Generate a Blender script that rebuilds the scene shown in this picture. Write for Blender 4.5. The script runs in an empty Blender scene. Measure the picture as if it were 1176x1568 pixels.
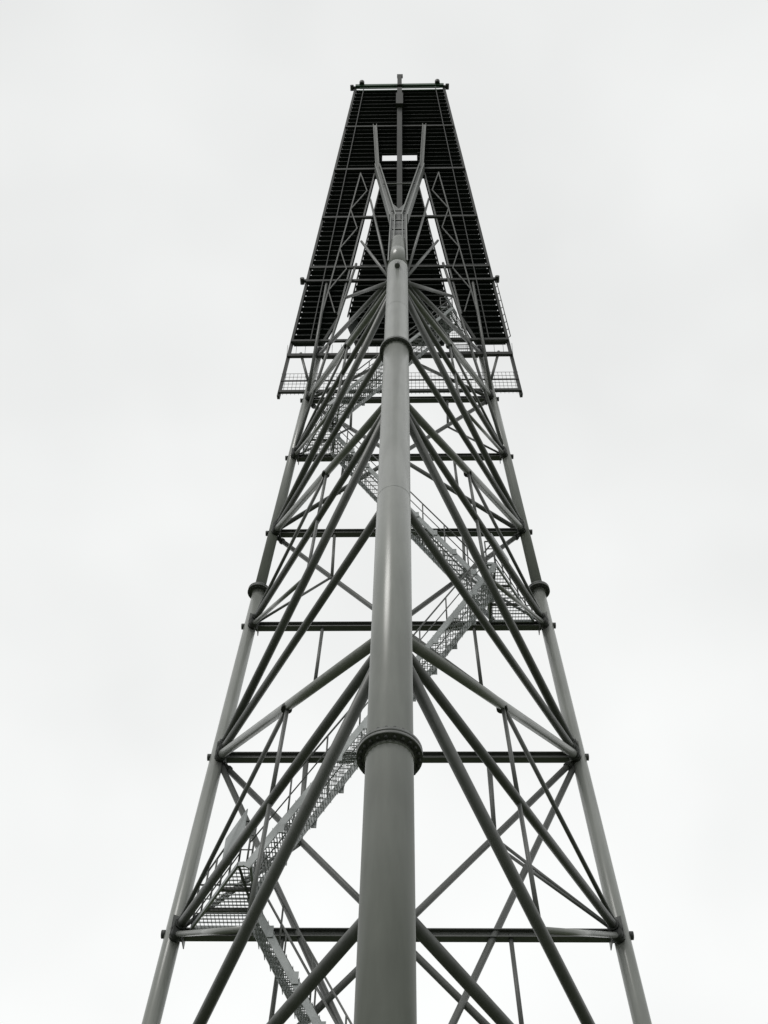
import bpy, math, random
from mathutils import Vector, Matrix
random.seed(4)
scene = bpy.context.scene
S = 20.0
YAW = math.radians(2.2)
RV = Vector((math.cos(YAW), -math.sin(YAW), 0))
DV = Vector((math.sin(YAW), math.cos(YAW), 0))
UP = Vector((0, 0, 1))
M0 = Vector((0.025*S, 1.0*S, 0))
EYE = 1.6

def T(x, y, h):
    """tower frame: x right, y toward viewer from rear face, h above eye level (units of S)"""
    return M0 + RV*(x*S) - DV*(y*S) + UP*(EYE + h*S)
def Wd(h): return 0.5317 - 0.0813*h
def Dp(h): return 0.866*Wd(h)
def F(h): return T(0, Dp(h), h)
def R(s, h): return T(s*Wd(h)/2, 0, h)

# ---------------------------------------------------------------- materials
def steel(name, col, rough=0.5, var=0.25, metallic=0.0, streak=True):
    m = bpy.data.materials.new(name); m.use_nodes = True
    nt = m.node_tree; b = nt.nodes['Principled BSDF']
    tc = nt.nodes.new('ShaderNodeTexCoord')
    mp = nt.nodes.new('ShaderNodeMapping'); mp.inputs['Scale'].default_value = (1, 1, 0.12 if streak else 1)
    n1 = nt.nodes.new('ShaderNodeTexNoise'); n1.inputs['Scale'].default_value = 6; n1.inputs['Detail'].default_value = 6
    n2 = nt.nodes.new('ShaderNodeTexNoise'); n2.inputs['Scale'].default_value = 0.7; n2.inputs['Detail'].default_value = 3
    nt.links.new(tc.outputs['Object'], mp.inputs[0]); nt.links.new(mp.outputs[0], n1.inputs[0]); nt.links.new(tc.outputs['Object'], n2.inputs[0])
    add = nt.nodes.new('ShaderNodeMath'); add.operation = 'ADD'
    nt.links.new(n1.outputs[0], add.inputs[0]); nt.links.new(n2.outputs[0], add.inputs[1])
    cr = nt.nodes.new('ShaderNodeMapRange')
    cr.inputs['From Min'].default_value = 0.6; cr.inputs['From Max'].default_value = 1.4
    cr.inputs['To Min'].default_value = 1-var; cr.inputs['To Max'].default_value = 1+var
    nt.links.new(add.outputs[0], cr.inputs[0])
    mul = nt.nodes.new('ShaderNodeVectorMath'); mul.operation = 'SCALE'
    mul.inputs[0].default_value = col; nt.links.new(cr.outputs[0], mul.inputs['Scale'])
    nt.links.new(mul.outputs[0], b.inputs['Base Color'])
    b.inputs['Roughness'].default_value = rough; b.inputs['Metallic'].default_value = metallic
    bp = nt.nodes.new('ShaderNodeBump'); bp.inputs['Strength'].default_value = 0.08; bp.inputs['Distance'].default_value = 0.01
    nt.links.new(n1.outputs[0], bp.inputs['Height']); nt.links.new(bp.outputs[0], b.inputs['Normal'])
    return m
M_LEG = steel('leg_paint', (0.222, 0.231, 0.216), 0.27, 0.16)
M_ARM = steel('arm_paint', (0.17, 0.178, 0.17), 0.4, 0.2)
M_SHADED = steel('leg_paint_shaded', (0.105, 0.11, 0.105), 0.42, 0.2)  # same paint as the legs, underside shade put into the colour
M_DK = steel('dark_steel', (0.035, 0.038, 0.036), 0.6, 0.25)
M_GAL = steel('galvanised', (0.31, 0.33, 0.33), 0.45, 0.2, 0.2, False)
M_LOUV = steel('louvre_green', (0.013, 0.019, 0.016), 0.65, 0.35)
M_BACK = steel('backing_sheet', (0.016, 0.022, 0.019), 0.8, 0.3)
M_GRN = steel('green_trim', (0.04, 0.09, 0.055), 0.5, 0.2)
M_CONC = steel('concrete', (0.32, 0.31, 0.29), 0.9, 0.2, 0, False)

# ---------------------------------------------------------------- mesh builder
class MB:
    def __init__(s): s.v = []; s.f = []; s.sm = []
    def tube(s, p, q, r, r2=None, n=14, cap=True):
        if r2 is None: r2 = r
        d = (q-p).normalized()
        a = Vector((1, 0, 0)) if abs(d.x) < 0.9 else Vector((0, 1, 0))
        u = d.cross(a).normalized(); w = d.cross(u)
        b = len(s.v)
        for (c, rr) in ((p, r), (q, r2)):
            for i in range(n):
                t = 2*math.pi*i/n
                s.v.append(c + u*(rr*math.cos(t)) + w*(rr*math.sin(t)))
        for i in range(n):
            j = (i+1) % n
            s.f.append((b+i, b+j, b+n+j, b+n+i)); s.sm.append(True)
        if cap:
            s.f.append(tuple(b+i for i in reversed(range(n)))); s.sm.append(False)
            s.f.append(tuple(b+n+i for i in range(n))); s.sm.append(False)
    def beam(s, p, q, w, h, up=UP):
        d = (q-p).normalized()
        u = d.cross(up)
        if u.length < 1e-3: u = d.cross(DV)
        u.normalize(); v = u.cross(d).normalized()
        b = len(s.v)
        for c in (p, q):
            for (i, j) in ((-1, -1), (1, -1), (1, 1), (-1, 1)):
                s.v.append(c + u*(i*w/2) + v*(j*h/2))
        for fc in ((0,3,2,1), (4,5,6,7), (0,1,5,4), (1,2,6,5), (2,3,7,6), (3,0,4,7)):
            s.f.append(tuple(b+k for k in fc)); s.sm.append(False)
    def quad(s, *pts):
        b = len(s.v); s.v.extend(pts); s.f.append(tuple(range(b, b+len(pts)))); s.sm.append(False)
    def ibeam(s, p, q, w, h, t=0.02, up=UP):
        d = (q-p).normalized(); u = d.cross(up).normalized(); v = u.cross(d).normalized()
        s.beam(p+v*(h/2-t/2), q+v*(h/2-t/2), w, t, up)
        s.beam(p-v*(h/2-t/2), q-v*(h/2-t/2), w, t, up)
        s.beam(p, q, t, h-2*t-0.001, up)
    def make(s, name, mat, parent=None):
        me = bpy.data.meshes.new(name); me.from_pydata([tuple(x) for x in s.v], [], s.f)
        for pl, k in zip(me.polygons, s.sm): pl.use_smooth = k
        me.materials.append(mat); me.update()
        o = bpy.data.objects.new(name, me); scene.collection.objects.link(o)
        if parent: o.parent = parent
        return o

tower = bpy.data.objects.new('steel_floodlight_tower', None); scene.collection.objects.link(tower)
H = {-2: .165, -1: .434, 0: .712, 1: .967, 2: 1.226, 3: 1.467, 4: 1.712, 5: 1.941, 6: 2.15, 7: 2.35}
BASE = -EYE/S + 0.02

# ---------------------------------------------------------------- legs
legs = MB()
legs.tube(F(BASE), F(1.775), 0.35, n=64)
RL = .18
for s_ in (-1, 1):
    legs.tube(R(s_, BASE), R(s_, 1.309), RL, n=32)
    legs.tube(R(s_, 1.309), R(s_, 2.3), RL-.012, n=32)
def flange(pf, h, r, ro, nb):
    a = pf(h); d = (pf(h+0.01)-pf(h)).normalized()
    flg.tube(a-d*0.065, a-d*0.004, ro, n=64); flg.tube(a+d*0.004, a+d*0.065, ro, n=64)
    legs.tube(a-d*0.13, a-d*0.065, r+0.003, r+0.02, n=48)
    u = d.cross(Vector((1, 0, 0))).normalized(); w = d.cross(u)
    for i in range(nb):
        t = 2*math.pi*(i+.5)/nb
        c = a + (u*math.cos(t)+w*math.sin(t))*((r+ro)/2+0.012)
        bolts.tube(c-d*0.125, c+d*0.125, 0.028, n=6)
bolts = MB(); flg = MB()
flange(F, .562, .35, .485, 22); flange(F, 1.380, .35, .465, 22)
for s_ in (-1, 1):
    flange(lambda h, s_=s_: R(s_, h), 1.309, RL, .335, 16)
    flange(lambda h, s_=s_: R(s_, h), 0.10, RL, .335, 16)
for h in (.95, 1.55):
    a = F(h); d = (F(h+.01)-a).normalized(); legs.tube(a-d*.006, a+d*.006, .3515, n=64)

# ---------------------------------------------------------------- bracing
br = MB(); brl = MB(); jt = MB(); gus = MB()
def member(p, q, r, rs=0.0, re=0.0, sleeve=True, b_=None):
    b_ = b_ or br
    d = (q-p).normalized()
    a = p+d*rs; b = q-d*re
    b_.tube(a, b, r, n=16)
    if sleeve and (b-a).length > 1.5:
        for c, k in ((b, -1),):
            jt.tube(c+d*(k*0.24), c+d*(k*0.27), r*1.35, n=14)
            jt.tube(c+d*(k*0.20), c+d*(k*0.23), r*1.35, n=14)
def mid(a, b, t=0.5): return a.lerp(b, t)
for s_ in (-1, 1):
    for k in range(-2, 5):
        member(F(H[k]), R(s_, H[k]), 0.092, .3, .17)
    for k in (-2, 0, 2, 4):
        f = F(H[k]-0.004)
        up = R(s_, H[k+1]); member(F(H[k]+.006), up, .108, .3, .17, True, brl)
        ma = mid(F(H[k]+.006), up)
        member(ma, R(s_, H[k]), .05, 0, .2, False)
        member(ma, mid(F(H[k]), R(s_, H[k])), .045, 0, 0, False)
        jt.tube(ma-RV*.02-UP*.12, ma-RV*.02-UP*.02, .12, n=12)
        if k > -2:
            dn = R(s_, H[k-1]); member(f, dn, .108, .3, .17)
            mb = mid(f, dn)
            member(mb, R(s_, H[k]), .058, 0, .2, False, brl)
            member(mb, mid(F(H[k]), R(s_, H[k])), .045, 0, 0, False)
    member(F(1.76), R(s_, 2.15), .085, .2, .2)
    member(F(1.76), R(s_, 1.941), .08, .2, .2)
    for k in range(-2, 7):
        c = R(s_, H[k])
        gus.beam(c-UP*.25+RV*(-s_*.24), c+UP*.25+RV*(-s_*.24), .02, .3, DV)
        e = (F(min(H[k], 1.7))-c); e.z = 0; e.normalize()
        gus.beam(c-UP*.28+e*.24, c+UP*.28+e*.24, .3, .02, e)
        for a_, ln in ((0, .24), (.16, .24)):
            jt.tube(c+e*.16-UP*a_, c+e*(.16+ln)-UP*a_, .14, n=12)
        # short stub just outside the leg with end plate
        jt.tube(c-RV*(s_*-.14), c-RV*(s_*-.25), .09, n=12)
hb = MB()
for k in range(-2, 7):
    hb.ibeam(R(-1, H[k])+RV*.17, R(1, H[k])-RV*.17, .2, .2, .022)
for a in (-1, 1, 3):
    for s_ in (-1, 1):
        p = R(s_, H[a]); q = R(-s_, H[a+2])
        off = DV*(0.06*s_)
        member(p+off, q+off, .078, .25, .25)
        c = T(0, 0, H[a+1])
        m1 = mid(R(s_, H[a]), c); m2 = mid(R(s_, H[a+2]), c)
        x1 = s_*Wd(H[a])/4
        member(m1, T(x1*.97, 0, H[a+1]), .05, 0, 0, False)
        member(m2, T(x1*.93, 0, H[a+2]), .05, 0, 0, False)
        member(m2, R(s_, H[a+1]), .04, 0, .2, False)
for s_ in (-1, 1):
    member(R(s_, H[1]), R(-s_, 2*H[-1]-H[1]+.04), .078, .25, .25)
    c = T(0, 0, .712-.02); m2 = mid(R(s_, H[1]), c)
    member(m2, T(s_*Wd(H[1])/4, 0, H[1]), .05, 0, 0, False)
    member(m2, R(s_, H[0]), .04, 0, .2, False)
    member(R(s_, H[5]), T(0, 0, H[6]), .075, .2, 0)
br.make('bracing_tubes', M_SHADED, tower); brl.make('rising_braces', M_LEG, tower); jt.make('joint_collars', M_DK, tower)
gus.make('gusset_plates', M_SHADED, tower); hb.make('horizontal_beams', M_SHADED, tower)

# ---------------------------------------------------------------- stairs + landings
st = MB(); rail = MB(); grat = MB()
def railing(p, q, up, height=1.1, n=3, post=1.0):
    L = (q-p).length; m = max(1, round(L/post))
    for i in range(m+1):
        c = p.lerp(q, i/m); rail.tube(c, c+up*height, .022, n=6)
    for j in range(1, n+1):
        o = up*(height*j/n); rail.tube(p+o, q+o, .022 if j == n else .015, n=6)
def landing(s_, h):
    wl = Wd(h)/2; sc = Wd(h)/Wd(.712)
    ya, yb = .005, .108; xi = .146*sc
    xo = lambda y: wl-.016-.577*y
    c = [T(s_*xi, ya, h), T(s_*xo(ya), ya, h), T(s_*xo(yb), yb, h), T(s_*xi, yb, h)]
    if xo(yb) < xi + .008:      # upper landings are nearly triangular
        c[3] = T(s_*(xo(yb)-.012), yb, h)
    for i in range(4): st.beam(c[i], c[(i+1) % 4], .05, .10)
    n = int((c[0]-c[3]).length/.11)
    for i in range(1, n): grat.beam(mid(c[0], c[3], i/n)+UP*.06, mid(c[1], c[2], i/n)+UP*.06, .014, .03)
    x = xi + .004
    while x < xo(ya):
        ye = min(yb, (wl-.016-x)/.577)
        if ye > ya+.003: grat.beam(T(s_*x, ya, h)+UP*.072, T(s_*x, ye, h)+UP*.072, .011, .02)
        x += .0042
    for u in (.3, .62): rail.beam(mid(c[0], c[3], u), mid(c[1], c[2], u), .05, .08)
    rail.tube(c[0], c[2], .03, n=8)
    railing(c[1], c[2], UP, 1.15, 4, .45); railing(c[2], c[3], UP); railing(c[0], c[1], UP)
    q0 = mid(c[1], c[2], .62)-RV*(s_*-.05); q1 = mid(c[1], c[2], 1.08)-RV*(s_*-.05)
    st.beam(q0+UP*1.0, q1+UP*1.0, .02, .6)
def flight(sa, ha, sb, hb_, y):
    wa = Wd(ha)/Wd(.712); wb = Wd(hb_)/Wd(.712)
    p = T(sa*.150*wa, y, ha); q = T(sb*.150*wb, y, hb_)
    hw = .48
    for k in (-1, 1):
        o = DV*(hw*k)
        st.beam(p+o, q+o, .04, .15)
        railing(p+o+UP*.1, q+o+UP*.1, UP, 1.0, 2, 1.4)
    n = int((q-p).z/.25)
    for i in range(1, n):
        c = p.lerp(q, i/n)
        for k in (-.13, -.065, 0, .065, .13):
            grat.beam(c+RV*k-DV*(hw-.03), c+RV*k+DV*(hw-.03), .012, .035)
        for k in (-.32, -.16, 0, .16, .32):
            grat.beam(c+DV*k-RV*.13, c+DV*k+RV*.13, .012, .02)
        if i % 4 == 0:
            for k in (-1, 1):
                st.beam(c+DV*(hw+.035)*k-UP*.16+RV*.06, c+DV*(hw+.035)*k+UP*.1+RV*.06, .02, .12, RV)
for k, s_ in ((-2, 1), (0, -1), (2, 1), (4, -1), (6, 1)):
    landing(s_, H[k]+.004)
flight(1, H[-2], -1, H[0], .035); flight(-1, H[0], 1, H[2], .085)
flight(1, H[2], -1, H[4], .035); flight(-1, H[4], 1, H[6], .085)
flight(-1, BASE, 1, H[-2], .085)
st.make('stair_stringers', M_GAL, tower); rail.make('handrails', M_SHADED, tower); grat.make('gratings', M_GAL, tower)

# ---------------------------------------------------------------- floodlight headframe
HB = 1.988; HH = 1.177; LEAN = .35
def P(x, t, o=0.0):
    """panel plane point: x lateral, t 0..1 up slope, o offset toward viewer (m)"""
    return T(x, -.012 + LEAN*t, HB + HH*t) - DV*o
def half(t): return .249 - .1265*t
def slit(t):
    return .165-(t-.128)*.45 if t < .2 else .134-(t-.2)*.161
louv = MB(); fr = MB(); lt = MB(); bk = MB(); ld = MB()
ROW = .36/(HH*S)
def row(x0, x1, t):
    a = P(x0, t); b = P(x1, t)
    louv.beam(a, b, .24, .02, (UP*math.cos(.25)-DV*math.sin(.25)))
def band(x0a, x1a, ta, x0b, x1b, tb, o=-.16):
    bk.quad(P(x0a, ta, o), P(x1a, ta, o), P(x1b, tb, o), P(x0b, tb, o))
SW = .0185
for s_ in (-1, 1):
    for ta, tb in ((.132, .2), (.2, .65)):
        band(s_*slit(ta), s_*(half(ta)-.004), ta, s_*slit(tb), s_*(half(tb)-.004), tb)
    band(s_*.045, s_*(half(.70)-.004), .70, s_*.045, s_*(half(.738)-.004), .738)
band(-(slit(.2)-SW), slit(.2)-SW, .185, -(slit(.65)-SW), slit(.65)-SW, .65)
band(-.095, .095, .13, -(slit(.2)-SW), slit(.2)-SW, .185)
band(-half(.65)+.004, half(.65)-.004, .65, -half(.70)+.004, half(.70)-.004, .70)
band(-half(.738)+.004, half(.738)-.004, .738, -half(1)+.004, half(1)-.004, 1.0)
t = .132
while t < .995:
    e = half(t)-.003; inn = slit(t)+.003
    if t < .645:
        row(-e, -inn, t); row(inn, e, t)
        i2 = slit(t)-SW-.003
        row(-i2 if t > .2 else -.092, i2 if t > .2 else .092, t)
    elif .70 < t < .735:
        row(-e, -.046, t); row(.046, e, t)
    else:
        row(-e, e, t)
    t += ROW
PU = (P(0, 1)-P(0, 0)).normalized(); PN = PU.cross(RV).normalized()
for s_ in (-1, 1):
    fr.beam(P(s_*half(0), -.005), P(s_*half(1), 1.005), .11, .2, PN)
    ld.beam(P(s_*.136, .2, .1), P(s_*.0635, .65, .1), .05, .10, PN)
    fr.beam(P(s_*.114, .2, .05), P(s_*.0415, .65, .05), .05, .10, PN)
    xs = [(.2+.445*i/7) for i in range(8)]
    for i in range(7):
        ta, tb = xs[i], xs[i+1]
        ia = .142-(ta-.2)*.161; ib = .142-(tb-.2)*.161
        oa, ob = (.028, 0) if i % 2 else (0, .028)
        ld.beam(P(s_*(ia+oa), ta, .22), P(s_*(ib+ob), tb, .22), .05, .05, PN)
    ld.beam(P(s_*.170, .2, .22), P(s_*.098, .645, .22), .06, .06, PN)
    fr.beam(P(s_*half(.13)*.82, .13, .2), P(s_*half(1)*.8, 1, .2), .04, .04, PN)
    fr.beam(P(s_*.165, .128, .1), P(s_*.132, .2, .1), .07, .1, PN)
for tt, w in ((0, .12), (.09, .15), (.128, .11), (.295, .12), (.335, .12), (.494, .12), (.662, .13), (.828, .10)):
    fr.beam(P(-half(tt), tt, .16), P(half(tt), tt, .16), w, w, PN)
for tt in (.3, 1.0):
    for s_ in (-1, 1):
        fr.beam(P(s_*half(tt), tt, .1), P(s_*(half(tt)+.012), tt, .1), .1, .14, PN)
        fr.tube(P(s_*(half(tt)+.010), tt, -.05), P(s_*(half(tt)+.010), tt, .25), .10, n=12)
for i in range(61):
    x = -.249+.498*i/60
    lt.beam(P(x, 0, .02), P(x*.985, .052, .02), .014, .014, PN)
for j in range(1, 7):
    lt.beam(P(-.247, .0085*j, .04), P(.247, .0085*j, .04), .013, .013, PN)
fr.beam(P(-.247, .03, .1), P(.247, .03, .1), .05, .05, PN)
for i in range(26):
    x = -.24+.48*i/25; lt.beam(P(x, .094, .02), P(x, .126, .02), .016, .016, PN)
for j in range(9):
    tt = .14+.02*j
    fr.tube(P(half(tt), tt, 0), P(half(tt)+.007, tt, .1), .018, n=6)
fr.tube(P(half(.14)+.007, .14, .1), P(half(.30)+.007, .30, .1), .02, n=6)
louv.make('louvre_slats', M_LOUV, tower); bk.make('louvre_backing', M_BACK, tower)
fr.make('headframe_beams', M_DK, tower); lt.make('walkway_mesh', M_SHADED, tower); ld.make('headframe_lattice', M_SHADED, tower)
tb_ = MB()
tb_.beam(P(-half(1), 1.0, .16), P(half(1), 1.0, .16), .16, .2, PN)
for j in (.012, .022): tb_.beam(P(-half(1)*.9, 1-j, .2), P(half(1)*.9, 1-j, .2), .05, .05, PN)
tb_.make('top_trim', M_GRN, tower)

# V arms carrying the headframe: the leg tapers, then splits
va = MB(); vb = MB()
cl = lambda u: F(1.775).lerp(P(0, .655, .35), u)
legs.tube(cl(0), cl(.2), .35, .27, n=48)
def arm(u, s_):
    if u < .40: return cl(u)+RV*(s_*(.25-.02*u/.4))
    return (cl(.40)+RV*(s_*.23)).lerp(P(s_*.056, .655, .35), (u-.40)/.60)
for s_ in (-1, 1):
    va.ibeam(arm(.02, s_), arm(.40, s_), .42, .20, .04, RV)
    va.ibeam(arm(.395, s_), arm(1, s_), .42, .28, .05, RV)
    va.ibeam(arm(.99, s_), P(s_*.0655, .83, .2), .2, .2, .03, RV)
    vb.tube(F(1.70)+RV*s_*.3, P(s_*.12, .25, .1), .07, n=10)
    vb.tube(F(1.73)+RV*s_*.3, P(s_*.09, .42, .1), .06, n=10)
    vb.tube(F(1.74)+RV*s_*.3, P(s_*.072, .56, .1), .05, n=10)
    vb.tube(R(s_, H[5]), P(s_*.165, .295, .1), .07, n=10)
    vb.tube(R(s_, H[4]), P(s_*.10, .35, .1), .06, n=10)
    vb.tube(R(s_, 2.0), P(s_*.21, .10, .1), .06, n=10)
vb.quad(arm(.02, -1), arm(.02, 1), arm(.40, 1), arm(.58, 1)-RV*.1, cl(.50), arm(.58, -1)+RV*.1, arm(.40, -1))
for u in (.2, .28, .36, .45, .75):
    va.beam(arm(u, 1)-DV*.12, arm(u, -1)-DV*.12, .05, .05, DV)
vb.tube(F(1.725)-DV*.42, F(1.740)-DV*.42, .09, n=16)
legs.make('legs', M_LEG, tower); flg.make('leg_flanges', M_SHADED, tower); bolts.make('flange_bolts', M_DK, tower)
va.make('headframe_arms', M_ARM, tower); vb.make('headframe_struts', M_SHADED, tower)
eq = MB()
eq.beam(P(0, .50, .35), P(0, .97, .35), .26, .22, PN)
eq.beam(P(0, .885, .5), P(0, .93, .5), .38, .34, PN)
eq.beam(P(0, .985, .3), P(0, 1.03, .3), .24, .3, PN)
eq.beam(P(-.007, 1.032, .3), P(.009, 1.032, .3), .18, .16, PN)
for s_ in (-1, 1):
    eq.tube(P(s_*.105, 1.0, .25), P(s_*.105, 1.012, .25), .14, n=16)
# small lamp under the beam beside the stair
eq.tube(T(.032, .0, 1.440), T(.032, .0, 1.452), .08, n=12)
eq.tube(T(.032, .0, 1.450), T(.032, .0, 1.465), .03, n=8)
eq.make('equipment_boxes', M_DK, tower)
fd = MB()
for c in (F(BASE), R(-1, BASE), R(1, BASE)):
    q = c.copy(); q.z = -.3; r = c.copy(); r.z = .42
    fd.tube(q, r, 1.1, n=8)
fd.make('foundations', M_CONC, tower)

# ---------------------------------------------------------------- ground
g = MB(); n = 40; E = 1500
for j in range(n+1):
    for i in range(n+1):
        g.v.append(Vector((-E+2*E*i/n, -E+2*E*j/n, 0)))
for j in range(n):
    for i in range(n):
        a = j*(n+1)+i; g.f.append((a, a+1, a+n+2, a+n+1)); g.sm.append(False)
gm = steel('grass', (0.05, 0.065, 0.03), .95, .4, 0, False)
g.make('ground', gm)

# ---------------------------------------------------------------- sky, sun
w = bpy.data.worlds.new('World'); scene.world = w; w.use_nodes = True
nt = w.node_tree; nt.nodes.clear()
out = nt.nodes.new('ShaderNodeOutputWorld')
sky = nt.nodes.new('ShaderNodeTexSky'); sky.sky_type = 'NISHITA'; sky.sun_disc = False
sky.sun_elevation = math.radians(48); sky.sun_rotation = math.radians(-151); sky.dust_density = 5
b1 = nt.nodes.new('ShaderNodeBackground'); b1.inputs[1].default_value = .1
nt.links.new(sky.outputs[0], b1.inputs[0])
tc = nt.nodes.new('ShaderNodeTexCoord')
nz = nt.nodes.new('ShaderNodeTexNoise'); nz.inputs['Scale'].default_value = 3.0; nz.inputs['Detail'].default_value = 3; nz.inputs['Roughness'].default_value = .45
nt.links.new(tc.outputs['Generated'], nz.inputs[0])
sep = nt.nodes.new('ShaderNodeSeparateXYZ'); nt.links.new(tc.outputs['Generated'], sep.inputs[0])
mr = nt.nodes.new('ShaderNodeMapRange'); mr.inputs['From Min'].default_value = .5; mr.inputs['From Max'].default_value = 1.0
mr.inputs['To Min'].default_value = 1.0; mr.inputs['To Max'].default_value = .87
nt.links.new(sep.outputs['Z'], mr.inputs[0])
mr2 = nt.nodes.new('ShaderNodeMapRange'); mr2.inputs['From Min'].default_value = .3; mr2.inputs['From Max'].default_value = .7
mr2.inputs['To Min'].default_value = -.07; mr2.inputs['To Max'].default_value = .07
nt.links.new(nz.outputs[0], mr2.inputs[0])
ad = nt.nodes.new('ShaderNodeMath'); ad.operation = 'ADD'
nt.links.new(mr.outputs[0], ad.inputs[0]); nt.links.new(mr2.outputs[0], ad.inputs[1])
b2 = nt.nodes.new('ShaderNodeBackground'); b2.inputs[0].default_value = (.99, 1.0, .99, 1)
nt.links.new(ad.outputs[0], b2.inputs[1])
mx = nt.nodes.new('ShaderNodeMixShader'); mx.inputs[0].default_value = .96
nt.links.new(b1.outputs[0], mx.inputs[1]); nt.links.new(b2.outputs[0], mx.inputs[2]); nt.links.new(mx.outputs[0], out.inputs[0])
sl = bpy.data.lights.new('sun', 'SUN'); sl.energy = .9; sl.angle = math.radians(18); sl.color = (1, .98, .95)
so = bpy.data.objects.new('sun', sl); scene.collection.objects.link(so)
dirv = Vector((-.45, -.80, 1.02)).normalized()
so.rotation_euler = dirv.to_track_quat('Z', 'Y').to_euler()

# ---------------------------------------------------------------- camera
p = math.radians(56.8); rho = math.radians(1.53)
fwd = Vector((0, math.cos(p), math.sin(p))); up0 = Vector((0, -math.sin(p), math.cos(p))); r0 = Vector((1, 0, 0))
upv = up0*math.cos(rho) - r0*math.sin(rho); rv = r0*math.cos(rho) + up0*math.sin(rho)
cd = bpy.data.cameras.new('camera'); cam = bpy.data.objects.new('camera', cd); scene.collection.objects.link(cam)
mt = Matrix((rv, upv, -fwd)).transposed().to_4x4(); mt.translation = Vector((0, 0, EYE)); cam.matrix_world = mt
cd.sensor_fit = 'VERTICAL'; cd.sensor_height = 36; cd.lens = 38.0; cd.clip_end = 5000
scene.camera = cam
scene.view_settings.view_transform = 'Standard'; scene.view_settings.look = 'None'; scene.view_settings.exposure = 0
